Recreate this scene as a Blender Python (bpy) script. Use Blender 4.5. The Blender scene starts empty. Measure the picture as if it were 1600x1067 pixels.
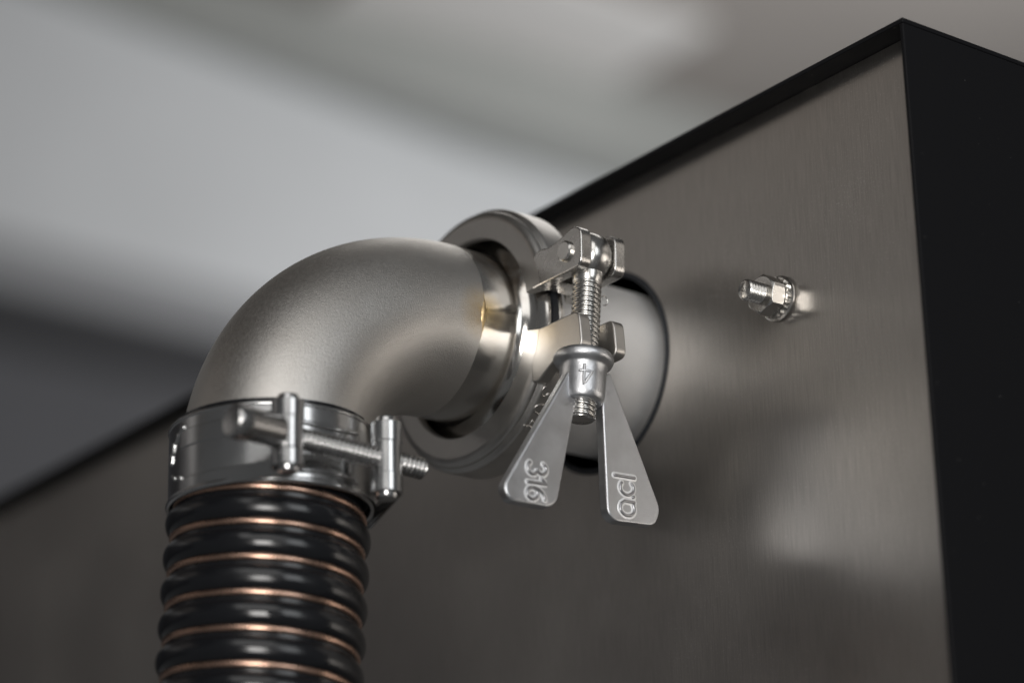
import bpy, math, random
from math import sin, cos, pi, radians, sqrt, hypot, atan2, floor, tan, asin, acos
from mathutils import Vector, Matrix
random.seed(7)
S = 0.001                      # everything below is written in millimetres
scene = bpy.context.scene
COL = scene.collection

# ------------------------------------------------------------------ camera
YAW, PIT, ROL = 0.908065261, 0.360091676, -0.0233403994
CAM = Vector((609.069, -508.828, -288.117))
f = Vector((-sin(YAW)*cos(PIT), cos(YAW)*cos(PIT), sin(PIT)))
r = Vector((cos(YAW), sin(YAW), 0)); u = r.cross(f)
r2 = r*cos(ROL)+u*sin(ROL); u2 = -r*sin(ROL)+u*cos(ROL)
cd = bpy.data.cameras.new('camera'); cam = bpy.data.objects.new('camera', cd); COL.objects.link(cam)
cd.lens = 100; cd.sensor_width = 36; cd.sensor_fit = 'HORIZONTAL'; cd.clip_start = 0.02; cd.clip_end = 50
m = Matrix.Identity(4)
for i in range(3):
    m[i][0], m[i][1], m[i][2], m[i][3] = r2[i], u2[i], -f[i], CAM[i]*S
cam.matrix_world = m
cd.dof.use_dof = True; cd.dof.focus_distance = 0.774; cd.dof.aperture_fstop = 5.0; cd.dof.aperture_blades = 9
scene.camera = cam

# ------------------------------------------------------------------ world, lamps, exposure
w = bpy.data.worlds.new('World'); scene.world = w; w.use_nodes = True
bg = w.node_tree.nodes['Background']; bg.inputs[0].default_value = (0.97, 0.985, 1.0, 1); bg.inputs[1].default_value = 0.10
scene.view_settings.view_transform = 'Standard'; scene.view_settings.look = 'None'
scene.view_settings.exposure = 0; scene.view_settings.gamma = 1
def lamp(name, pos, target, sx, sy, power, col=(1, 1, 1)):
    L = bpy.data.lights.new(name, 'AREA'); L.shape = 'RECTANGLE'; L.size = sx*S; L.size_y = sy*S; L.energy = power; L.color = col
    o = bpy.data.objects.new(name, L); COL.objects.link(o)
    o.location = Vector(pos)*S
    d = (Vector(target)-Vector(pos)).normalized()
    o.rotation_euler = d.to_track_quat('-Z', 'Y').to_euler()
    return o
OB = (20, -70, -30)
lamp('softbox_above_camera', (800, -720, -120), OB, 320, 420, 5.9, (1.0, 0.975, 0.94))
lamp('overhead_softbox', (900, -820, 800), OB, 1100, 800, 4.2, (1.0, 0.985, 0.96))
lamp('softbox_right', (1150, -130, 230), OB, 420, 600, 2.3, (0.95, 0.98, 1.0))
lamp('added_top_fill', (-800, 1000, 1250), OB, 900, 900, 4.0, (1.0, 0.97, 0.93))  # unseen lamp, added to lift the tops of the elbow and jaws
lamp('added_far_wall_fill', (-1900, -3300, 1400), (-3600, -3400, 2150), 900, 900, 24.0, (1.0, 0.95, 0.90))  # added out of view; brightens the wall mirrored in the steel sheet
lamp('added_wall_fill', (-1900, 2900, 1300), (-3600, 2700, 1900), 900, 900, 25.0, (0.98, 0.99, 1.0))  # added out of view to brighten the background wall

# ------------------------------------------------------------------ materials
def mat(name, base, rough=0.4, metal=0.0, spec=0.5, aniso=0.0):
    M = bpy.data.materials.new(name); M.use_nodes = True
    b = M.node_tree.nodes['Principled BSDF']
    b.inputs['Base Color'].default_value = (*base, 1); b.inputs['Roughness'].default_value = rough
    b.inputs['Metallic'].default_value = metal; b.inputs['Specular IOR Level'].default_value = spec
    b.inputs['Anisotropic'].default_value = aniso
    return M, M.node_tree.nodes, M.node_tree.links, b
def coords(N, Lk, scale=(1, 1, 1)):
    tc = N.new('ShaderNodeTexCoord'); mp = N.new('ShaderNodeMapping'); mp.inputs['Scale'].default_value = scale
    Lk.new(tc.outputs['Object'], mp.inputs['Vector']); return mp.outputs[0]
def noise(N, Lk, vec, scale, detail=2.0, rough=0.5):
    n = N.new('ShaderNodeTexNoise'); n.inputs['Scale'].default_value = scale; n.inputs['Detail'].default_value = detail
    n.inputs['Roughness'].default_value = rough; Lk.new(vec, n.inputs['Vector']); return n.outputs['Fac']
def ramp(N, Lk, fac, lo, hi, a=(0, 0, 0), b=(1, 1, 1)):
    c = N.new('ShaderNodeValToRGB'); c.color_ramp.elements[0].position = lo; c.color_ramp.elements[1].position = hi
    c.color_ramp.elements[0].color = (*a, 1); c.color_ramp.elements[1].color = (*b, 1); Lk.new(fac, c.inputs[0]); return c.outputs[0]
def rng(N, Lk, fac, a, b, lo=0.0, hi=1.0):
    c = N.new('ShaderNodeMapRange'); c.inputs[1].default_value = lo; c.inputs[2].default_value = hi
    c.inputs[3].default_value = a; c.inputs[4].default_value = b; Lk.new(fac, c.inputs[0]); return c.outputs[0]
def bump(N, Lk, h, strength, dist, b, prev=None):
    n = N.new('ShaderNodeBump'); n.inputs['Strength'].default_value = strength; n.inputs['Distance'].default_value = dist*S
    Lk.new(h, n.inputs['Height'])
    if prev: Lk.new(prev, n.inputs['Normal'])
    Lk.new(n.outputs[0], b.inputs['Normal']); return n.outputs[0]
def mixc(N, Lk, fac, A, B):
    n = N.new('ShaderNodeMix'); n.data_type = 'RGBA'
    Lk.new(fac, n.inputs[0])
    for s, v in ((n.inputs[6], A), (n.inputs[7], B)):
        if isinstance(v, tuple): s.default_value = (*v, 1)
        else: Lk.new(v, s)
    return n.outputs[2]

def metal(name, base, rough, grain_scale, grain_dist, strength=0.5, var=0.08, rvar=0.06, blotch=60):
    M, N, Lk, b = mat(name, base, rough, 1.0)
    v = coords(N, Lk)
    g = noise(N, Lk, v, grain_scale, 3.0, 0.6)
    bl = noise(N, Lk, v, blotch, 4.0, 0.6)
    dark = tuple(c*(1-var) for c in base); lite = tuple(min(1, c*(1+var)) for c in base)
    Lk.new(ramp(N, Lk, bl, 0.3, 0.7, dark, lite), b.inputs['Base Color'])
    Lk.new(rng(N, Lk, bl, rough-rvar, rough+rvar, 0.25, 0.75), b.inputs['Roughness'])
    bump(N, Lk, g, strength, grain_dist, b)
    return M
def spot(N, Lk, centre, radius):
    tc = N.new('ShaderNodeTexCoord'); d = N.new('ShaderNodeVectorMath'); d.operation = 'DISTANCE'
    d.inputs[1].default_value = tuple(c*S for c in centre); Lk.new(tc.outputs['Object'], d.inputs[0])
    return rng(N, Lk, d.outputs['Value'], 1.0, 0.0, 0.0, radius*S)

def steel_elbow():
    M, N, Lk, b = mat('blasted_steel', (0.56, 0.54, 0.51), 0.42, 1.0)
    v = coords(N, Lk)
    g = noise(N, Lk, v, 2600, 2.0, 0.6); g2 = noise(N, Lk, v, 1100, 2.0, 0.5)
    bl = noise(N, Lk, v, 45, 4.0, 0.6)
    base = ramp(N, Lk, bl, 0.3, 0.75, (0.525, 0.50, 0.47), (0.595, 0.575, 0.55))
    h = spot(N, Lk, (25, -62.5, -2), 9)
    n2 = noise(N, Lk, v, 500, 2.0)
    hm = N.new('ShaderNodeMath'); hm.operation = 'MULTIPLY'; Lk.new(h, hm.inputs[0]); Lk.new(rng(N, Lk, n2, 0.4, 1.4), hm.inputs[1])
    Lk.new(mixc(N, Lk, hm.outputs[0], base, (0.50, 0.36, 0.18)), b.inputs['Base Color'])
    Lk.new(rng(N, Lk, g2, 0.40, 0.46, 0.3, 0.7), b.inputs['Roughness'])
    b1 = bump(N, Lk, g, 1.0, 0.09, b); bump(N, Lk, g2, 0.3, 0.06, b, b1)
    return M
def steel_neck():
    M, N, Lk, b = mat('turned_steel', (0.62, 0.60, 0.57), 0.2, 1.0)
    v = coords(N, Lk, (1, 1, 1)); vr = coords(N, Lk, (0.12, 1.0, 0.12))
    lines = noise(N, Lk, vr, 1500, 2.0, 0.6)
    bl = noise(N, Lk, v, 90, 4.0, 0.6)
    h = spot(N, Lk, (25, -61.5, -2), 7)
    st = spot(N, Lk, (21, -51, 14), 13)
    sm = N.new('ShaderNodeMath'); sm.operation = 'MULTIPLY'; Lk.new(st, sm.inputs[0]); Lk.new(ramp(N, Lk, noise(N, Lk, v, 260, 4.0, 0.7), 0.42, 0.62), sm.inputs[1])
    c1 = mixc(N, Lk, h, (0.62, 0.60, 0.57), (0.62, 0.45, 0.20))
    Lk.new(mixc(N, Lk, sm.outputs[0], c1, (0.36, 0.28, 0.22)), b.inputs['Base Color'])
    Lk.new(rng(N, Lk, bl, 0.12, 0.22, 0.3, 0.7), b.inputs['Roughness'])
    bump(N, Lk, lines, 0.25, 0.03, b)
    return M
def steel_panel():
    M, N, Lk, b = mat('brushed_steel_sheet', (0.46, 0.435, 0.41), 0.33, 1.0, aniso=0.72)
    tg = N.new('ShaderNodeTangent'); tg.direction_type = 'UV_MAP'; tg.uv_map = 'UVMap'
    Lk.new(tg.outputs[0], b.inputs['Tangent'])
    vl = coords(N, Lk, (1.0, 1.0, 0.03)); v = coords(N, Lk)
    lines = noise(N, Lk, vl, 2600, 3.0, 0.7); lines2 = noise(N, Lk, vl, 700, 2.0, 0.6)
    bl = noise(N, Lk, v, 14, 3.0, 0.5); sp = noise(N, Lk, v, 2100, 1.0, 0.5); spm = noise(N, Lk, v, 30, 2.0)
    Lk.new(rng(N, Lk, bl, 0.275, 0.345, 0.3, 0.7), b.inputs['Roughness'])
    c0 = ramp(N, Lk, lines, 0.3, 0.7, (0.39, 0.368, 0.345), (0.50, 0.473, 0.445))
    a = N.new('ShaderNodeMath'); a.operation = 'MULTIPLY_ADD'; Lk.new(spm, a.inputs[0]); a.inputs[1].default_value = 0.22; Lk.new(sp, a.inputs[2])
    dust = ramp(N, Lk, a.outputs[0], 0.74, 0.90, (0, 0, 0), (0.4, 0.4, 0.4))
    Lk.new(mixc(N, Lk, dust, c0, (0.8, 0.78, 0.75)), b.inputs['Base Color'])
    Lk.new(rng(N, Lk, dust, 1.0, 0.0), b.inputs['Metallic'])
    bump(N, Lk, lines, 0.25, 0.025, b)
    return M
def black_paint():
    M, N, Lk, b = mat('black_powder_coat', (0.006, 0.006, 0.007), 0.5, 0.0, 0.16)
    v = coords(N, Lk); g = noise(N, Lk, v, 1800, 3.0, 0.6); sp = noise(N, Lk, v, 900, 1.0)
    dust = ramp(N, Lk, sp, 0.80, 0.84)
    Lk.new(mixc(N, Lk, dust, (0.006, 0.006, 0.007), (0.10, 0.097, 0.094)), b.inputs['Base Color'])
    bump(N, Lk, g, 0.4, 0.05, b)
    return M
def hose_black():
    M, N, Lk, b = mat('black_hose_plastic', (0.006, 0.0065, 0.008), 0.16, 0.0, 0.5)
    v = coords(N, Lk); n1 = noise(N, Lk, v, 120, 3.0, 0.6); n2 = noise(N, Lk, v, 700, 2.0)
    Lk.new(rng(N, Lk, n1, 0.14, 0.27, 0.3, 0.7), b.inputs['Roughness'])
    bump(N, Lk, n2, 0.12, 0.06, b)
    return M
def plain(name, base, rough, spec=0.3, scale=3.0, var=0.06):
    M, N, Lk, b = mat(name, base, rough, 0.0, spec)
    v = coords(N, Lk); n = noise(N, Lk, v, scale, 4.0, 0.6)
    Lk.new(ramp(N, Lk, n, 0.3, 0.7, tuple(c*(1-var) for c in base), tuple(c*(1+var) for c in base)), b.inputs['Base Color'])
    return M
MELBOW = steel_elbow(); MNECK = steel_neck(); MPANEL = steel_panel(); MBLACK = black_paint(); MHOSE = hose_black()
MCAST = metal('polished_cast_steel', (0.52, 0.505, 0.485), 0.37, 900, 0.05, 0.35, 0.06, 0.05, 120)
MEAR = metal('rough_cast_steel', (0.56, 0.545, 0.525), 0.27, 1800, 0.06, 0.4, 0.08, 0.06, 300)
MARM = metal('satin_jaw_steel', (0.50, 0.48, 0.455), 0.42, 900, 0.05, 0.35, 0.06, 0.04, 120)
MWING = metal('satin_cast_steel', (0.55, 0.555, 0.57), 0.40, 1500, 0.10, 0.5, 0.07, 0.05, 150)
MBOLT = metal('bright_bolt_steel', (0.62, 0.605, 0.58), 0.25, 1200, 0.02, 0.3, 0.05, 0.04, 300)
MZINC = metal('bright_band_steel', (0.52, 0.52, 0.52), 0.2, 400, 0.02, 0.3, 0.05, 0.04, 80)
MCOP = metal('copper_wire', (0.60, 0.39, 0.295), 0.27, 900, 0.03, 0.3, 0.12, 0.06, 150)
MDULL = metal('dull_bolt_steel', (0.42, 0.415, 0.41), 0.25, 1200, 0.02, 0.3, 0.08, 0.05, 300)
MGASK = plain('gasket_rubber', (0.02, 0.022, 0.026), 0.4, 0.4, 300)
MWELD = metal('weld_bead_tint', (0.52, 0.38, 0.20), 0.33, 700, 0.15, 0.6, 0.2, 0.06, 300)

# ------------------------------------------------------------------ mesh helpers
def link(name, V, F, material, parent=None, smooth=35, bevel=0.0, seg=2, uv=None):
    me = bpy.data.meshes.new(name); me.from_pydata([(a[0]*S, a[1]*S, a[2]*S) for a in V], [], F); me.update()
    me.materials.append(material)
    import bmesh
    bm = bmesh.new(); bm.from_mesh(me); bmesh.ops.recalc_face_normals(bm, faces=bm.faces); bm.to_mesh(me); bm.free()
    if smooth:
        for p_ in me.polygons: p_.use_smooth = True
        me.set_sharp_from_angle(angle=radians(smooth))
    if uv:
        l = me.uv_layers.new(name='UVMap')
        for lp in me.loops:
            co = me.vertices[lp.vertex_index].co; l.data[lp.index].uv = (co.x, co.z)
    o = bpy.data.objects.new(name, me); COL.objects.link(o)
    if parent:
        o.parent = parent; o.matrix_parent_inverse = Matrix.Translation(-parent.location)
    if bevel:
        bv = o.modifiers.new('bevel', 'BEVEL'); bv.width = bevel*S; bv.segments = seg; bv.limit_method = 'ANGLE'; bv.angle_limit = radians(40)
        bv.harden_normals = False
    return o
def thing(name, label, cat, loc, group=None):
    o = bpy.data.objects.new(name, None); COL.objects.link(o); o.location = Vector(loc)*S; o.empty_display_size = 0.01
    o['label'] = label; o['category'] = cat
    if group: o['group'] = group
    return o
def frame(axis, ref=None):
    a = Vector(axis).normalized()
    t = Vector(ref) if ref is not None else (Vector((0, 0, 1)) if abs(a.z) < 0.9 else Vector((1, 0, 0)))
    e1 = (t-a*t.dot(a)).normalized(); e2 = a.cross(e1); return a, e1, e2
def lathe(prof, origin, axis, n=64, rmod=None, closed=False, ref=None):
    """prof: list of (r, s); s along axis"""
    a, e1, e2 = frame(axis, ref); O = Vector(origin); V = []; F = []
    for k, (rr, s) in enumerate(prof):
        for i in range(n):
            t = 2*pi*i/n; q = rr if rmod is None else rmod(rr, s, t)
            V.append(O+a*s+(e1*cos(t)+e2*sin(t))*q)
    K = len(prof)
    for k in range(K if closed else K-1):
        k2 = (k+1) % K
        for i in range(n):
            F.append((k*n+i, k*n+(i+1) % n, k2*n+(i+1) % n, k2*n+i))
    if not closed:
        F.append(tuple(range(n))); F.append(tuple((K-1)*n+i for i in range(n)))
    return V, F
def tube(P, rad, n=10, closed=False, caps=True, flat=1.0):
    P = [Vector(p_) for p_ in P]; V = []; F = []; K = len(P)
    e = None
    rings = []
    for k in range(K):
        if closed: d = (P[(k+1) % K]-P[k-1]).normalized()
        else: d = (P[min(k+1, K-1)]-P[max(k-1, 0)]).normalized()
        if e is None:
            e = d.orthogonal().normalized()
        e = (e-d*e.dot(d)).normalized(); e2 = d.cross(e)
        rr = rad[k] if isinstance(rad, (list, tuple)) else rad
        rings.append((P[k], d, e.copy(), e2, rr))
    seq = []
    if caps and not closed:
        p0, d, a, b, rr = rings[0]
        for q in (0.15, 0.6, 0.9): seq.append((p0-d*rr*sqrt(1-q*q), a, b, rr*q))
    for p0, d, a, b, rr in rings: seq.append((p0, a, b, rr))
    if caps and not closed:
        p0, d, a, b, rr = rings[-1]
        for q in (0.9, 0.6, 0.15): seq.append((p0+d*rr*sqrt(1-q*q), a, b, rr*q))
    for p0, a, b, rr in seq:
        for i in range(n):
            t = 2*pi*i/n; V.append(p0+a*cos(t)*rr+b*sin(t)*rr)
    K = len(seq)
    for k in range(K if closed else K-1):
        k2 = (k+1) % K
        for i in range(n): F.append((k*n+i, k*n+(i+1) % n, k2*n+(i+1) % n, k2*n+i))
    if not closed: F += [tuple(range(n)), tuple((K-1)*n+i for i in range(n))]
    return V, F
def merge(*parts):
    V = []; F = []
    for v, fc in parts:
        o = len(V); V += list(v); F += [tuple(i+o for i in q) for q in fc]
    return V, F
def prism(poly, ax, a0, a1):
    """poly of 2D points extruded along axis ax ('x': (y,z), 'y': (x,z), 'z': (x,y))"""
    n = len(poly); V = []
    for a in (a0, a1):
        for p_ in poly:
            V.append({'x': (a, p_[0], p_[1]), 'y': (p_[0], a, p_[1]), 'z': (p_[0], p_[1], a)}[ax])
    F = [tuple(range(n)), tuple(range(n, 2*n))]+[(i, (i+1) % n, n+(i+1) % n, n+i) for i in range(n)]
    return V, F
def box(x0, x1, y0, y1, z0, z1): return prism([(x0, y0), (x1, y0), (x1, y1), (x0, y1)], 'z', z0, z1)
def rounded(poly, rad, seg=4):
    out = []; n = len(poly)
    for i in range(n):
        a, b, c = Vector(poly[i-1]), Vector(poly[i]), Vector(poly[(i+1) % n])
        rr = rad[i] if isinstance(rad, (list, tuple)) else rad
        if rr <= 0: out.append(tuple(b)); continue
        d1 = (a-b); d2 = (c-b); q = min(rr, d1.length*0.48, d2.length*0.48)
        p1 = b+d1.normalized()*q; p2 = b+d2.normalized()*q
        for k in range(seg+1):
            t = k/seg; out.append(tuple(p1*(1-t)**2+b*2*t*(1-t)+p2*t*t))
    return out
def thread(origin, axis, s0, s1, rad, pitch, depth, n=36, hand=1, ref=None, end_chamfer=True):
    st = pitch/10; K = int((s1-s0)/st)+1; prof = [(rad, s0+(s1-s0)*k/(K-1)) for k in range(K)]
    def rm(rr, s, t):
        ph = (s/pitch+hand*t/(2*pi)) % 1.0
        tri = abs(ph*2-1); tri = min(1.0, max(0.0, (tri-0.10)/0.72)); tri = tri*tri*(3-2*tri); q = rr-depth*(1-tri)
        if end_chamfer: q = min(q, rad-depth*1.1+max(0, (s1-s))*1.1)
        return q
    return lathe(prof, origin, axis, n, rm, ref=ref)
def hexnut(origin, axis, s0, s1, af, bore, n=72, rot=0.0, ref=None):
    def hr(t):
        t = (t+rot) % (pi/3)-pi/6; return af/2/cos(t)
    ch = af/2*0.985
    def rm(rr, s, t):
        h = hr(t); full = h
        if rr == 1: return min(h, ch)
        if rr == 2: return h
        return rr
    def rows(t): pass
    a, e1, e2 = frame(axis, ref); O = Vector(origin); V = []; F = []
    spec = [('bore', s0), ('c', s0), ('h', s0), ('h', s1), ('c', s1), ('bore', s1)]
    for k, (kd, s) in enumerate(spec):
        for i in range(n):
            t = 2*pi*i/n; h = hr(t); q = {'bore': bore, 'c': min(h, ch), 'h': h}[kd]; ss = s
            if kd == 'h':
                dl = (h-ch)*0.62 if h > ch else 0.0
                ss = s+dl*(1 if s == s0 else -1)*(1 if s1 > s0 else -1)
            V.append(O+a*ss+(e1*cos(t)+e2*sin(t))*q)
    K = len(spec)
    for k in range(K):
        k2 = (k+1) % K
        for i in range(n): F.append((k*n+i, k*n+(i+1) % n, k2*n+(i+1) % n, k2*n+i))
    return V, F

# ------------------------------------------------------------------ background setting (out of focus)
K = 2.0
def far(x, y, z): return (CAM.x+(x-CAM.x)*K, CAM.y+(y-CAM.y)*K, CAM.z+(z-CAM.z)*K)
def struct(name, V, F, material):
    o = link(name, V, F, material, None, 0); o['kind'] = 'structure'; return o
XW = far(-1500, 0, 0)[0]; ZD = far(0, 0, 652)[2]; ZB0 = far(0, 0, 915)[2]; ZB1 = far(0, 0, 1004)[2]
struct('background_wall', *box(XW-60, XW, -6000, 6000, ZD-30, ZB1), plain('wall_paint', (0.62, 0.63, 0.64), 0.8, 0.2, 1.5, 0.05))
ZR = far(0, 0, 645)[2]; ZR2 = far(0, 0, 692)[2]; ZR0 = far(0, 0, 582)[2]
struct('wall_rail', *box(XW-30, XW+30, -6000, 6000, ZR, ZR2), plain('rail_paint', (0.30, 0.302, 0.31), 0.7, 0.2, 1.5, 0.05))
struct('wall_recess', *box(XW-30, XW+20, -6000, 6000, ZR0+2, ZR-2), plain('recess_paint', (0.045, 0.045, 0.048), 0.7, 0.2, 1.5, 0.05))
struct('dark_wall_base', *box(XW-60, XW+40, -6000, 6000, -400, ZR0), plain('dark_wall_panelling', (0.085, 0.085, 0.093), 0.6, 0.3, 1.5, 0.2))
ZM = (ZB0+ZB1)/2
def taper_beam():
    ys = ((1500, 0.05), (2700, 1.0), (7000, 1.0)); V = []; F = []
    for y_, k_ in ys: V += [(XW+1, y_, ZM-(ZM-ZB0)*k_), (XW+150*k_+2, y_, ZM-(ZM-ZB0)*k_), (XW+150*k_+2, y_, ZB1), (XW+1, y_, ZB1)]
    for k_ in range(2):
        for j in range(4): F.append((k_*4+j, k_*4+(j+1) % 4, k_*4+4+(j+1) % 4, k_*4+4+j))
    return V, F+[(0, 1, 2, 3), (8, 9, 10, 11)]
struct('ceiling_beam', *taper_beam(), plain('beam_paint', (0.33, 0.335, 0.32), 0.7, 0.3, 1.5, 0.05))
struct('ceiling', *box(XW-60, XW+3600, -6000, 9000, ZB1+3, ZB1+60), plain('ceiling_paint', (0.30, 0.275, 0.255), 0.8, 0.2, 0.7, 0.10))

struct('painted_ceiling_glow', *box(-3560, -3150, 2250, 2950, ZB1-12, ZB1+1), plain('lit_ceiling_paint', (0.66, 0.64, 0.62), 0.8, 0.2, 0.7, 0.04))  # lamp glow on the ceiling, put into a patch of paler colour

# ------------------------------------------------------------------ machine cabinet
XC, ZT, LIP = 138.6, 56.0, 7.26
cab = thing('machine_cabinet', 'black metal cabinet with an inset brushed stainless steel front and a round hole', 'cabinet', (-200, 150, -300))
def holed_panel(x0, x1, z0, z1, y0, y1, R):
    ang = [2*pi*i/144 for i in range(144)]+[atan2(z, x) % (2*pi) for x in (x0, x1) for z in (z0, z1)]
    ang = sorted(set(ang)); n = len(ang); V = []; F = []
    def edge(t):
        c, s = cos(t), sin(t); ks = []
        if abs(c) > 1e-9: ks.append(max(x0/c, x1/c))
        if abs(s) > 1e-9: ks.append(max(z0/s, z1/s))
        k = min(ks); return (c*k, s*k)
    bev = 0.35
    rows = [(R, y1), (R, y0+bev), (R+bev, y0)]
    for rr, yy in rows:
        for t in ang: V.append((rr*cos(t), yy, rr*sin(t)))
    for yy in (y0, y1):
        for t in ang: e = edge(t); V.append((e[0], yy, e[1]))
    for k in range(4):
        for i in range(n): F.append((k*n+i, k*n+(i+1) % n, (k+1)*n+(i+1) % n, (k+1)*n+i))
    for i in range(n): F.append((4*n+i, 4*n+(i+1) % n, (i+1) % n, i))
    return V, F
fp = link('front_panel', *holed_panel(-640, XC-1.5, -330, ZT-0.2, 0, 1.5, 30.5), MPANEL, cab, 30, uv=True)
fp['label'] = 'brushed stainless steel front sheet with a round pipe hole'
link('top_panel', *box(-640, XC, -LIP, 300, ZT, ZT+1.4), MBLACK, cab, 30, 0.35, 3)
link('side_panel', *box(XC-1.4, XC-0.05, -LIP+0.05, 300, -330, ZT-0.12), MBLACK, cab, 30, 0.3, 3)
link('hole_trim', *lathe([(29.1, 0.9), (29.1, -0.25), (29.35, -0.5), (30.5, -0.5), (30.75, -0.3), (30.75, -0.02), (30.45, 0.0), (30.45, 0.9)], (0, 0, 0), (0, 1, 0), 128, closed=True), MGASK, cab, 40)
link('back_panel', *box(-640, XC-1.5, 298, 299.5, -330, ZT-0.2), MBLACK, cab, 0)
link('bottom_panel', *box(-640, XC-1.5, 2, 297.5, -331.5, -330.1), MBLACK, cab, 0)
link('end_panel', *box(-641.5, -640.1, -LIP, 299.5, -330, ZT+1.4), MBLACK, cab, 0)

# threaded stud with nut on the panel
SX, SZ = 77.8, -2.0
stud = thing('threaded_stud', 'small bright threaded stud with hex nut and washers on the steel panel', 'bolt', (SX, 0, SZ))
AX = (0, -1, 0)
link('shank', *thread((SX, 0, SZ), AX, 0.05, 13.2, 3.0, 1.05, 0.5, 40), MBOLT, stud, 62)
link('hex_nut', *hexnut((SX, 0, SZ), AX, 2.6, 7.3, 10.0, 2.7, rot=radians(12)), MBOLT, stud, 25, 0.12)
link('flange_washer', *lathe([(3, 0.1), (6.4, 0.1), (6.6, 0.4), (6.5, 0.9), (5.6, 1.3), (3, 1.3)], (SX, 0, SZ), AX, 64), MBOLT, stud, 40)
def teeth(rr, s, t): return rr-0.55*(0.5+0.5*math.copysign(1, sin(t*20+s*1.2))) if rr > 5 else rr
link('tooth_washer', *lathe([(3, 1.32), (5.9, 1.35), (5.9, 2.5), (3, 2.55)], (SX, 0, SZ), AX, 160, teeth), MBOLT, stud, 30)

# ------------------------------------------------------------------ outlet pipe out of the cabinet
out = thing('outlet_pipe', 'short polished steel pipe passing through the round hole into the cabinet', 'pipe', (0, 0, -25.4))
link('tube', *lathe([(23.6, 0), (25.4, 0), (25.4, 120), (23.6, 120)], (0, -36.5, 0), (0, 1, 0), 128, closed=True), metal('brushed_pipe_steel', (0.82, 0.81, 0.80), 0.72, 900, 0.02, 0.2, 0.04, 0.05, 60), out, 40)
def ferr(sg):   # flange profile around y, s measured from the joint plane
    return [(23.6, 1.1), (31.2, 1.1), (31.8, 1.7), (31.8, 2.6), (31.0, 3.4), (28.6, 4.3), (27.0, 5.1), (26.0, 6.2), (25.45, 7.6), (25.4, 8.4), (23.6, 8.4)]
YJ = -42.5
link('ferrule_flange', *lathe(ferr(1), (0, YJ, 0), (0, 1, 0), 128, closed=True), MNECK, out, 25)
gas = link('sealing_gasket', *lathe([(24, -1.0), (32.0, -1.0), (32.0, 1.0), (24, 1.0)], (0, YJ, 0), (0, 1, 0), 96, closed=True), MGASK, None, 40)
gas['label'] = 'thin black rubber ring squeezed between the two pipe flanges inside the clamp'; gas['category'] = 'gasket'

# ------------------------------------------------------------------ elbow
RT, Y0, RC = 25.0, 62.5, 53.0
elb = thing('pipe_elbow', 'matte blasted steel pipe elbow turning from the clamp down into the hose', 'pipe elbow', (0, -Y0, -25))
def bend():
    V = []; F = []; n = 128; K1 = 97
    rows = []
    for k in range(K1): rows.append(('b', pi/2*k/(K1-1)))
    for k in range(1, 4): rows.append(('s', -2.0*k))
    for kd, a in rows:
        for i in range(n):
            t = 2*pi*i/n
            if kd == 'b':
                q = RC+RT*sin(t); V.append((RT*cos(t), -Y0-q*sin(a), -RC+q*cos(a)))
            else: V.append((RT*cos(t), -Y0-RC-RT*sin(t), -RC+a))
    K2 = len(rows)
    for k in range(K2-1):
        for i in range(n): F.append((k*n+i, k*n+(i+1) % n, (k+1)*n+(i+1) % n, (k+1)*n+i))
    F.append(tuple(range(n)))
    return V, F
link('bend', *bend(), MELBOW, elb, 40)
link('ferrule_neck', *lathe([(23, 21.0)]+[(24.85, 20.4), (24.85, 9.0), (25.0, 8.2), (25.5, 7.0), (26.2, 6.0), (27.2, 5.1), (28.7, 4.3), (31.0, 3.4), (31.8, 2.6), (31.8, 1.7), (31.2, 1.1), (23, 1.1)], (0, YJ, 0), (0, -1, 0), 128, closed=True), MNECK, elb, 25)
# weld: low wavy ring plus a heavier spot on the right-hand side
def weldring():
    V = []; F = []; n = 240; mth = 8
    for i in range(n):
        t = 2*pi*i/n; d = ((t+pi) % (2*pi))-pi
        fat = 0.03+0.50*math.exp(-((d+0.12)/0.16)**2)+0.05*sin(t*61)*math.exp(-((d+0.12)/0.3)**2)
        for j in range(mth):
            q = 2*pi*j/mth; rr = 24.80+fat*cos(q); yy = -Y0+0.15+fat*1.9*sin(q)+0.25*sin(t*9)*fat
            V.append((rr*cos(t), yy, rr*sin(t)))
    for i in range(n):
        for j in range(mth): F.append((i*mth+j, i*mth+(j+1) % mth, ((i+1) % n)*mth+(j+1) % mth, ((i+1) % n)*mth+j))
    return V, F
wb = link('weld_bead', *weldring(), MWELD, elb, 60); wb['label'] = 'golden brown weld bead'

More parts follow.
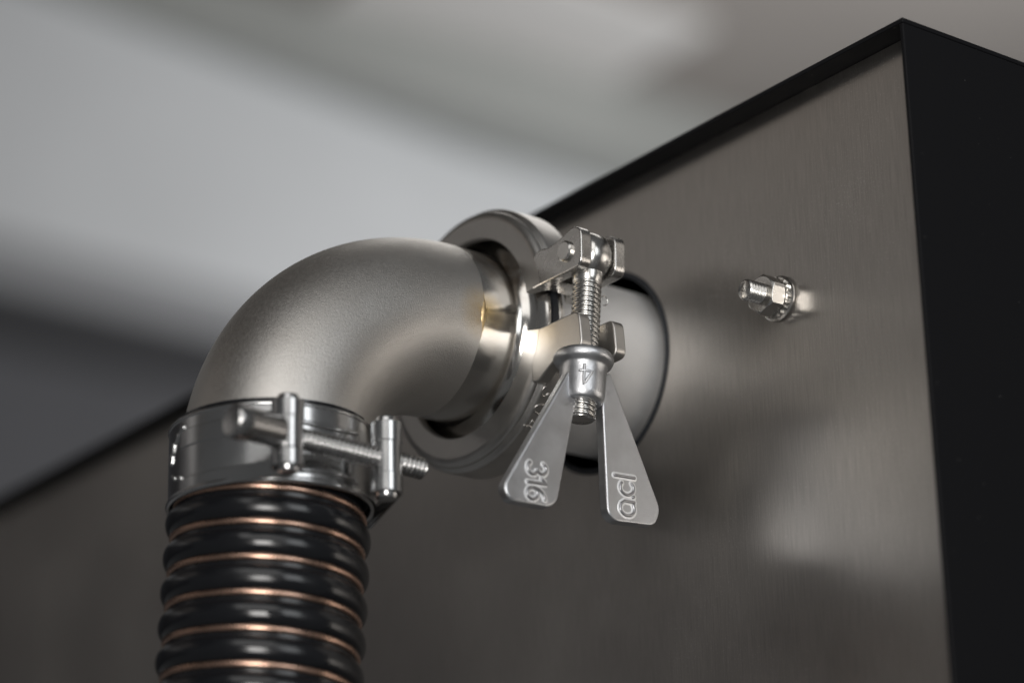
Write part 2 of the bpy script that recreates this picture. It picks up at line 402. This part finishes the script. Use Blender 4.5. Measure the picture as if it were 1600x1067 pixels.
# ------------------------------------------------------------------ pipe clamp
clamp = thing('pipe_clamp', 'cast steel hinged pipe clamp with a threaded bolt and two-winged nut', 'clamp', (0, YJ, -39))
P2 = [(29.0, 0.3), (29.3, 0.0), (29.6, 0.0), (34.5, 0.0), (34.8, 0.0), (35.6, 0.10), (36.4, 0.45), (37.0, 1.0), (37.35, 1.6), (37.35, 2.0), (37.25, 2.3), (37.6, 2.7), (38.2, 3.0), (38.55, 3.5), (38.6, 4.0), (38.6, 6.6)]
PROF = [(q, -8.0+s) for q, s in P2]+[(q, 8.0-s) for q, s in reversed(P2)]+[(29.0, 6.0), (30.6, 5.2), (33.2, 3.2), (33.2, -3.2), (30.6, -5.2), (29.0, -6.0)]
def jaw(t0, t1, dz, n=90):
    V = []; F = []; m_ = len(PROF)
    for k in range(n+1):
        t = t0+(t1-t0)*k/n
        for q, s in PROF: V.append((q*cos(t), YJ+s, q*sin(t)+dz))
    for k in range(n):
        for j in range(m_): F.append((k*m_+j, k*m_+(j+1) % m_, (k+1)*m_+(j+1) % m_, (k+1)*m_+j))
    F.append(tuple(range(m_))); F.append(tuple(n*m_+j for j in range(m_)))
    return V, F
up = link('upper_jaw', *jaw(asin(5.2/34), pi-0.06, 0.3), MCAST, clamp, 40)
lo = link('lower_jaw', *jaw(-pi+0.06, -asin(7.6/34), 0.0), MCAST, clamp, 40)
UE = rounded([(31.5, 5.0), (53.2, 5.0), (53.6, 15.6), (50.6, 17.6), (44.0, 15.6), (39.0, 14.8), (36.0, 15.6), (33.4, 15.4), (31.0, 12.0)], [0.5, 2.6, 3.2, 3.2, 3, 3, 1, 1, 0])
LE = rounded([(31.5, -7.6), (51.6, -7.6), (52.4, -18.6), (41.0, -18.6), (36.8, -20.6), (32.6, -23.0), (30.0, -22)], [0.5, 2.6, 2.6, 3, 3, 2, 0])
for ys in ((YJ-7.94, YJ-4.2), (YJ+4.2, YJ+7.94)):
    link('ear', *prism(UE, 'y', *ys), MEAR, up, 40, 1.05, 5)
    link('ear', *prism(LE, 'y', *ys), MARM, lo, 40, 1.2, 5)
# web that closes the ears against the ring
link('web', *prism(rounded([(32.5, 5.15), (39.2, 5.15), (37.6, 11.5), (33.0, 18)], 0.6), 'y', YJ-4.5, YJ+4.5), MEAR, up, 40, 0.4)
link('web', *prism(rounded([(32.5, -7.75), (39.6, -7.75), (38.4, -13), (33.5, -20)], 0.6), 'y', YJ-4.5, YJ+4.5), MCAST, lo, 40, 0.4)
# hinge on the far side
link('hinge_link', *prism(rounded([(-35, -8), (-45, -8), (-45, 8), (-35, 8)], 3), 'y', YJ-3.5, YJ+3.5), MCAST, clamp, 40, 0.6)
for zz in (-5, 5):
    link('hinge_pin', *lathe([(2.6, -7.6), (2.6, 7.6)], (-41, YJ, zz), (0, 1, 0), 32), MBOLT, clamp, 40, 0.3)
    link('hinge_ear', *prism(rounded([(-33, zz-4), (-45, zz-4), (-45, zz+4), (-33, zz+4)], 2.5), 'y', YJ-7.4, YJ-3.8), MCAST, up if zz > 0 else lo, 40, 0.5)
# pivot pin, eye bolt, wing nut
E0 = Vector((46.9, YJ, 11.0)); ADN = Vector((0, -0.0945, -1)).normalized()
link('pivot_pin', *lathe([(2.3, -9.0), (2.45, -9.0), (2.95, -8.6), (2.95, -7.6), (2.5, -7.5), (2.5, 7.6), (3.1, 7.7), (3.1, 8.6), (2.7, 8.9)], E0, (0, 1, 0), 48), MBOLT, clamp, 20)
def eye():
    a = lathe([(2.0, -3.95), (5.2, -3.95), (6.0, -3.6), (6.7, -2.2), (6.95, 0), (6.7, 2.2), (6.0, 3.6), (5.2, 3.95), (2.0, 3.95)], E0, (0, 1, 0), 48)
    b = lathe([(4.6, 4.0), (4.4, 6.2), (4.2, 7.4), (3.9, 8.3), (3.4, 9.0)], E0, ADN, 40)
    c = thread(E0, ADN, 8.2, 48.6, 4.05, 1.45, 0.5, 56)
    return merge(a, b, c)
link('eye_bolt', *eye(), MBOLT, clamp, 62)
wn = link('wing_nut', *lathe([(4.1, 29.4), (6.4, 29.2), (7.7, 29.6), (8.3, 30.6), (8.3, 31.6), (7.8, 32.6), (6.9, 33.1), (6.55, 33.8), (6.4, 36), (6.25, 41.5), (5.9, 43.2), (5.2, 43.9), (4.1, 43.9)], E0, ADN, 64), MWING, clamp, 50)
WL = rounded([(-52.0, -24.6), (-75.4, -61.4), (-73.2, -65.2), (-60.0, -64.9), (-57.2, -62.6), (-49.2, -31.0), (-46, -30), (-46, -25)], [0.5, 2.2, 2.4, 2.2, 2.0, 0.5, 0, 0], 5)
WR = rounded([(-37.3, -22.6), (-21.3, -58.8), (-23.6, -63.8), (-37.6, -64.8), (-40.2, -62.6), (-40.6, -31.0), (-44, -30), (-44, -24)], [0.5, 2.2, 2.4, 2.2, 2.0, 0.5, 0, 0], 5)
XW0, XW1 = 45.2, 48.6
wl = link('wing', *prism(WL, 'x', XW0, XW1), MWING, wn, 40, 0.7, 4); wl['label'] = 'left wing marked 316'
wr = link('wing', *prism(WR, 'x', XW0, XW1), MWING, wn, 40, 0.7, 4); wr['label'] = 'right wing with a cast maker mark'
# cast lettering, each glyph as rounded strokes (x right, y up, height 1)
def arc(cx, cy, rx, ry, a0, a1, n=16): return [(cx+rx*cos(radians(a0+(a1-a0)*k/n)), cy+ry*sin(radians(a0+(a1-a0)*k/n))) for k in range(n+1)]
GL = {
 '3': [arc(0.28, 0.74, 0.24, 0.24, 155, -90, 14)+arc(0.28, 0.26, 0.28, 0.26, 90, -150, 16)[1:]],
 '1': [[(0.08, 0.76), (0.28, 0.98), (0.28, 0.0)]],
 '6': [arc(0.30, 0.30, 0.27, 0.29, 180, 540, 22), arc(0.62, 0.36, 0.60, 0.62, 175, 100, 10)],
 '4': [[(0.42, 0.0), (0.42, 1.0), (0.02, 0.30), (0.62, 0.30)]],
 '0': [arc(0.30, 0.5, 0.27, 0.48, 0, 360, 24)],
 'a': [[(0.60, 0.04)]+arc(0.38, 0.36, 0.34, 0.34, 300, 80, 18)+[(0.60, 0.64), (0.74, 0.48), (0.72, 0.02)]],
 '.': [[(0.0, 0.06), (0.03, 0.0)]],
 'c': [arc(0.36, 0.36, 0.33, 0.34, 48, 312, 18)],
 'l': [[(0.10, 1.0), (0.10, 0.0)]],
}
def strokes(chars, place, size, rad):
    """chars: list of (glyph, ox, oy); place maps local 2D (mm) to a 3D point"""
    parts = []
    for ch, ox, oy, sz, gs in chars:
        for st in GL[ch]:
            closed = (Vector(st[0])-Vector(st[-1])).length < 1e-4
            pts = []
            st = st[:-1] if closed else st
            if len(st) < 6:
                den = []
                for a, b in zip(st[:-1], st[1:]):
                    for k in range(5): den.append((a[0]+(b[0]-a[0])*k/5, a[1]+(b[1]-a[1])*k/5))
                st = den+[st[-1]]
            pts = [place(ox+x*sz*gs, oy+y*sz) for x, y in st]
            parts.append(tube(pts, rad, 10, closed))
    return merge(*parts)
# 316: glyph up -> +y (image right), glyph right -> down
XL_ = XW1+0.02
MHALO = metal('blasted_edge_steel', (0.90, 0.90, 0.91), 0.55, 2200, 0.12, 0.7, 0.05, 0.05, 500)
MLET = metal('shaded_letter_steel', (0.36, 0.36, 0.37), 0.34, 1500, 0.08, 0.4, 0.05, 0.05, 300)  # same steel as the wing, with the shade of recessed strokes in its colour
def halo(VF, x0):
    V, F = VF; return [(x0+(v[0]-x0)*0.10, v[1], v[2]) for v in V], F
def pl316(gx, gy): return Vector((XL_, -67.2+gy, -53.2-gx+0.06*gy))
G316 = [('3', 0.0, 0.0, 6.4, 0.95), ('1', 4.0, 0.0, 6.2, 1.0), ('6', 7.0, -0.5, 6.2, 0.95)]
link('lettering', *strokes(G316, pl316, 1, 0.44), MLET, wl, 60)
link('lettering_edge', *halo(strokes(G316, pl316, 1, 1.05), XL_-0.03), MHALO, wl, 60)
# maker mark: glyph up -> -y (image left), glyph right -> up
def placl(gx, gy): return Vector((XL_, -30.7-gy, -62.6+gx-0.05*gy))
GACL = [('a', 0.0, 0.0, 7.3, 0.80), ('.', 5.6, 0.2, 6.6, 1), ('c', 5.9, 0.0, 7.0, 0.85), ('l', 10.5, -0.3, 7.0, 1)]
link('lettering', *strokes(GACL, placl, 1, 0.44), MLET, wr, 60)
link('lettering_edge', *halo(strokes(GACL, placl, 1, 1.05), XL_-0.03), MHALO, wr, 60)
def pl4(gx, gy):   # wrapped on the nut body, upside down; facing azimuth set by angle
    s = 35.0+gy; ang = (gx-1.3)/6.4; az = radians(-27)+ang
    c = E0+ADN*s; w2 = Vector((0, 1, 0)); w2 = (w2-ADN*w2.dot(ADN)).normalized()
    return c+(Vector((1, 0, 0))*cos(az)+w2*sin(az))*6.33
def pl4r(gx, gy): return pl4(2.6-gx, gy)
link('numeral', *strokes([('4', -0.2, 0.0, 5.8, 1)], pl4r, 1, 0.42), MWING, wn, 60)
# raised digits cast on the outside of the lower jaw
def pljaw(gx, gy):
    t = radians(-36)-gx/38.6
    return Vector((38.62*cos(t), YJ-4.4+gy, 38.62*sin(t)))
link('lettering', *strokes([('3', 0, 0, 4.6, 1.2), ('0', 5.4, 0, 4.6, 1.2), ('4', 10.8, 0, 4.6, 1.2)], pljaw, 1, 0.30), MCAST, lo, 60)

# ------------------------------------------------------------------ hose
HA = Vector((0, -Y0-RC-0.3, -40)); HD = Vector((-0.030, -0.040, -1)).normalized()
hose = thing('ribbed_hose', 'black ribbed plastic hose with a copper wire spiral hanging below the hose clamp', 'hose', HA+HD*150)
def haxis(d):       # point on the axis, gently leaning
    k = max(0.0, d-14.0); return HA+Vector((0, 0, -1))*d+Vector((-0.030, -0.040, 0))*k
def helix(R, rad, d0, d1, pitch, phase, n=14, per=72, squash=1.0):
    V = []; F = []; K = int((d1-d0)/pitch*per)
    for k in range(K+1):
        d = d0+(d1-d0)*k/K; t = phase-2*pi*d/pitch      # descends towards image right
        t = phase+2*pi*d/pitch
        c = haxis(d); o = Vector((cos(t), sin(t), 0))
        for j in range(n):
            q = 2*pi*j/n; V.append(c+o*(R+rad*cos(q))+Vector((0, 0, 1))*rad*squash*sin(q))
    for k in range(K):
        for j in range(n): F.append((k*n+j, k*n+(j+1) % n, (k+1)*n+(j+1) % n, (k+1)*n+j))
    F += [tuple(range(n)), tuple(K*n+j for j in range(n))]
    return V, F
PITCH = 9.35
def hosewall():
    V = []; F = []; n = 96
    rows = [(25.1, -0.2)]+[(26.3, 0.0)]+[(26.3, 21.0)]+[(25.2, 21.8)]+[(25.2, d) for d in range(24, 171, 6)]
    for rr, d in rows:
        c = haxis(d)
        for i in range(n): t = 2*pi*i/n; V.append(c+Vector((cos(t), sin(t), 0))*rr)
    for k in range(len(rows)-1):
        for i in range(n): F.append((k*n+i, k*n+(i+1) % n, (k+1)*n+(i+1) % n, (k+1)*n+i))
    return V, F
link('hose_wall', *hosewall(), MHOSE, hose, 40)
PH = radians(-38)-2*pi*29.2/PITCH
link('spiral_rib', *helix(25.2, 2.1, 24.5, 170, PITCH, PH, 20, 96, 1.62), MHOSE, hose, 80)
link('copper_spiral', *helix(25.2, 0.85, 21.6, 168, PITCH, PH-2*pi*(3.95/PITCH), 10, 96, 1.15), MCOP, hose, 80)

# ------------------------------------------------------------------ hose clamp
YH = HA.y
hc = thing('hose_clamp', 'bright steel bolt clamp strapped round the hose end below the elbow', 'hose clamp', (0, YH, -62))
CB = Vector((-0.1, YH, 0))
def band(z0, z1, R, th, n=160):
    pr = [(R, z0+0.6), (R+th, z0+0.6), (R+th, z1-0.6), (R, z1-0.6)]
    return lathe([(R, z0), (R+th, z0), (R+th, z1), (R, z1)], (CB.x, CB.y, 0), (0, 0, 1), n, closed=True)
bd = link('band', *band(-62.0, -42.0, 26.45, 0.9), MZINC, hc, 40, 0.3, 2)
for zz, rm_ in ((-62.4, 0.95), (-41.9, 0.62)):
    V, F = lathe([(27.05+rm_*cos(q*pi/6), zz+rm_*sin(q*pi/6)) for q in range(12)], (CB.x, CB.y, 0), (0, 0, 1), 160, closed=True)
    link('rolled_edge', V, F, MZINC, bd, 60)
T1 = (34.2, YH-17.3); T2 = (34.2, YH+13.3)
def strap(T, sg, z0, z1, rt):
    """flat strap leaving the band, passing inside the trunnion and looping round it"""
    px, py = T[0]-CB.x, T[1]-CB.y; d = hypot(px, py); a = atan2(py, px); inner = sg < 0
    be = acos((27.75+rt)/d) if inner else acos((27.75-rt)/d)
    tp = a+sg*be
    pts = []
    for k in range(6): q = tp+sg*radians(30)*(5-k)/5; pts.append((CB.x+27.75*cos(q), CB.y+27.75*sin(q)))
    c = Vector((T[0], T[1])); a0 = tp+pi if inner else tp
    for k in range(19):
        q = a0+(sg*radians(290) if inner else -sg*radians(230))*k/18; pts.append((c.x+rt*cos(q), c.y+rt*sin(q)))
    th = 0.75; n = len(pts); L = []; R_ = []
    for i, p_ in enumerate(pts):
        t = (Vector(pts[min(i+1, n-1)])-Vector(pts[max(i-1, 0)])).normalized(); nn = Vector((-t.y, t.x))*(-sg if inner else sg)
        L.append(tuple(Vector(p_))); R_.append(tuple(Vector(p_)+nn*th))
    poly = L+R_[::-1]
    # quads instead of one concave polygon
    V = []; F = []
    for z in (z0, z1):
        for p_ in L: V.append((p_[0], p_[1], z))
        for p_ in R_: V.append((p_[0], p_[1], z))
    def I(zi, side, i): return zi*2*n+side*n+i
    for i in range(n-1):
        F += [(I(0, 0, i), I(0, 0, i+1), I(1, 0, i+1), I(1, 0, i)), (I(0, 1, i), I(0, 1, i+1), I(1, 1, i+1), I(1, 1, i)),
              (I(0, 0, i), I(0, 0, i+1), I(0, 1, i+1), I(0, 1, i)), (I(1, 0, i), I(1, 0, i+1), I(1, 1, i+1), I(1, 1, i))]
    for i in (0, n-1): F.append((I(0, 0, i), I(1, 0, i), I(1, 1, i), I(0, 1, i)))
    return V, F
for T, sg, zt_, zb_ in ((T1, -1, -43.6, -64.6), (T2, 1, -43.8, -66.2)):
    zm = (zt_+zb_)/2-0.4
    link('strap', *strap(T, sg, zm+4.2, zt_-1.8, 3.5), MZINC, hc, 40, 0.25)
    link('strap', *strap(T, sg, zb_+1.4, zm-4.2, 3.5), MZINC, hc, 40, 0.25)
    link('trunnion', *lathe([(2.0, 0), (2.6, 0.2), (2.9, 0.8), (2.9, 5.6), (4.0, 6.2), (4.0, zt_-zb_-6.2), (2.9, zt_-zb_-5.6), (2.9, zt_-zb_-0.8), (2.6, zt_-zb_-0.2), (2.0, zt_-zb_)], (T[0], T[1], zb_), (0, 0, 1), 40), MZINC, hc, 40)
BZ = -55.0; BDIR = Vector((0, 1, -0.03)).normalized(); B0 = Vector((34.2, YH-35.0, BZ+1.0))
link('bolt', *thread(B0, BDIR, 15, 60, 2.95, 1.4, 0.55, 40), MDULL, hc, 62)
link('barrel_nut', *lathe([(2.0, 0.2), (3.8, 0), (4.4, 0.5), (4.6, 1.2), (4.6, 4.6), (4.3, 5.1), (4.3, 14.0), (3.7, 14.8), (2.0, 14.8)], B0+Vector((1.0, 0, 0)), BDIR, 48), MDULL, hc, 40)
for zz in (-46.3, -60.2):
    link('pressed_rib', *tube([(CB.x+27.3*cos(radians(q)), CB.y+27.3*sin(radians(q)), zz-0.9*cos(radians(q*4))*(1 if zz > -50 else -1)) for q in range(-17, 22, 2)], 0.75, 10), MZINC, bd, 60)
# raised stamping on the left of the band
parts = []
for az, z, da, dz in ((-90, -44.6, 3.0, -1.1), (-95, -46.0, 2.6, -1.4), (-101, -48.0, 1.5, -2.0), (-104, -50.5, 0.6, -2.0), (-102, -56.6, -2.8, -0.8), (-95, -57.9, -3.0, -0.4)):
    pp = []
    for k in range(5):
        q = radians(az-da*k/4); pp.append((CB.x+27.4*cos(q), CB.y+27.4*sin(q), z+dz*k/4))
    parts.append(tube(pp, 0.75, 8))
link('stamping', *merge(*parts), MZINC, bd, 60)

# a curl of swarf still clinging to the thread, and one hair on the hose-clamp bolt
def curl(c, rad, th, turns, n=26):
    return tube([(c[0]+0.4*k/n, c[1]+rad*cos(2*pi*turns*k/n-1.9), c[2]+rad*1.15*sin(2*pi*turns*k/n-1.9)) for k in range(n+1)], th, 6)
link('swarf_curl', *curl((48.6, -38.9, -1.6), 1.15, 0.16, 0.8), MBOLT, clamp, 60)
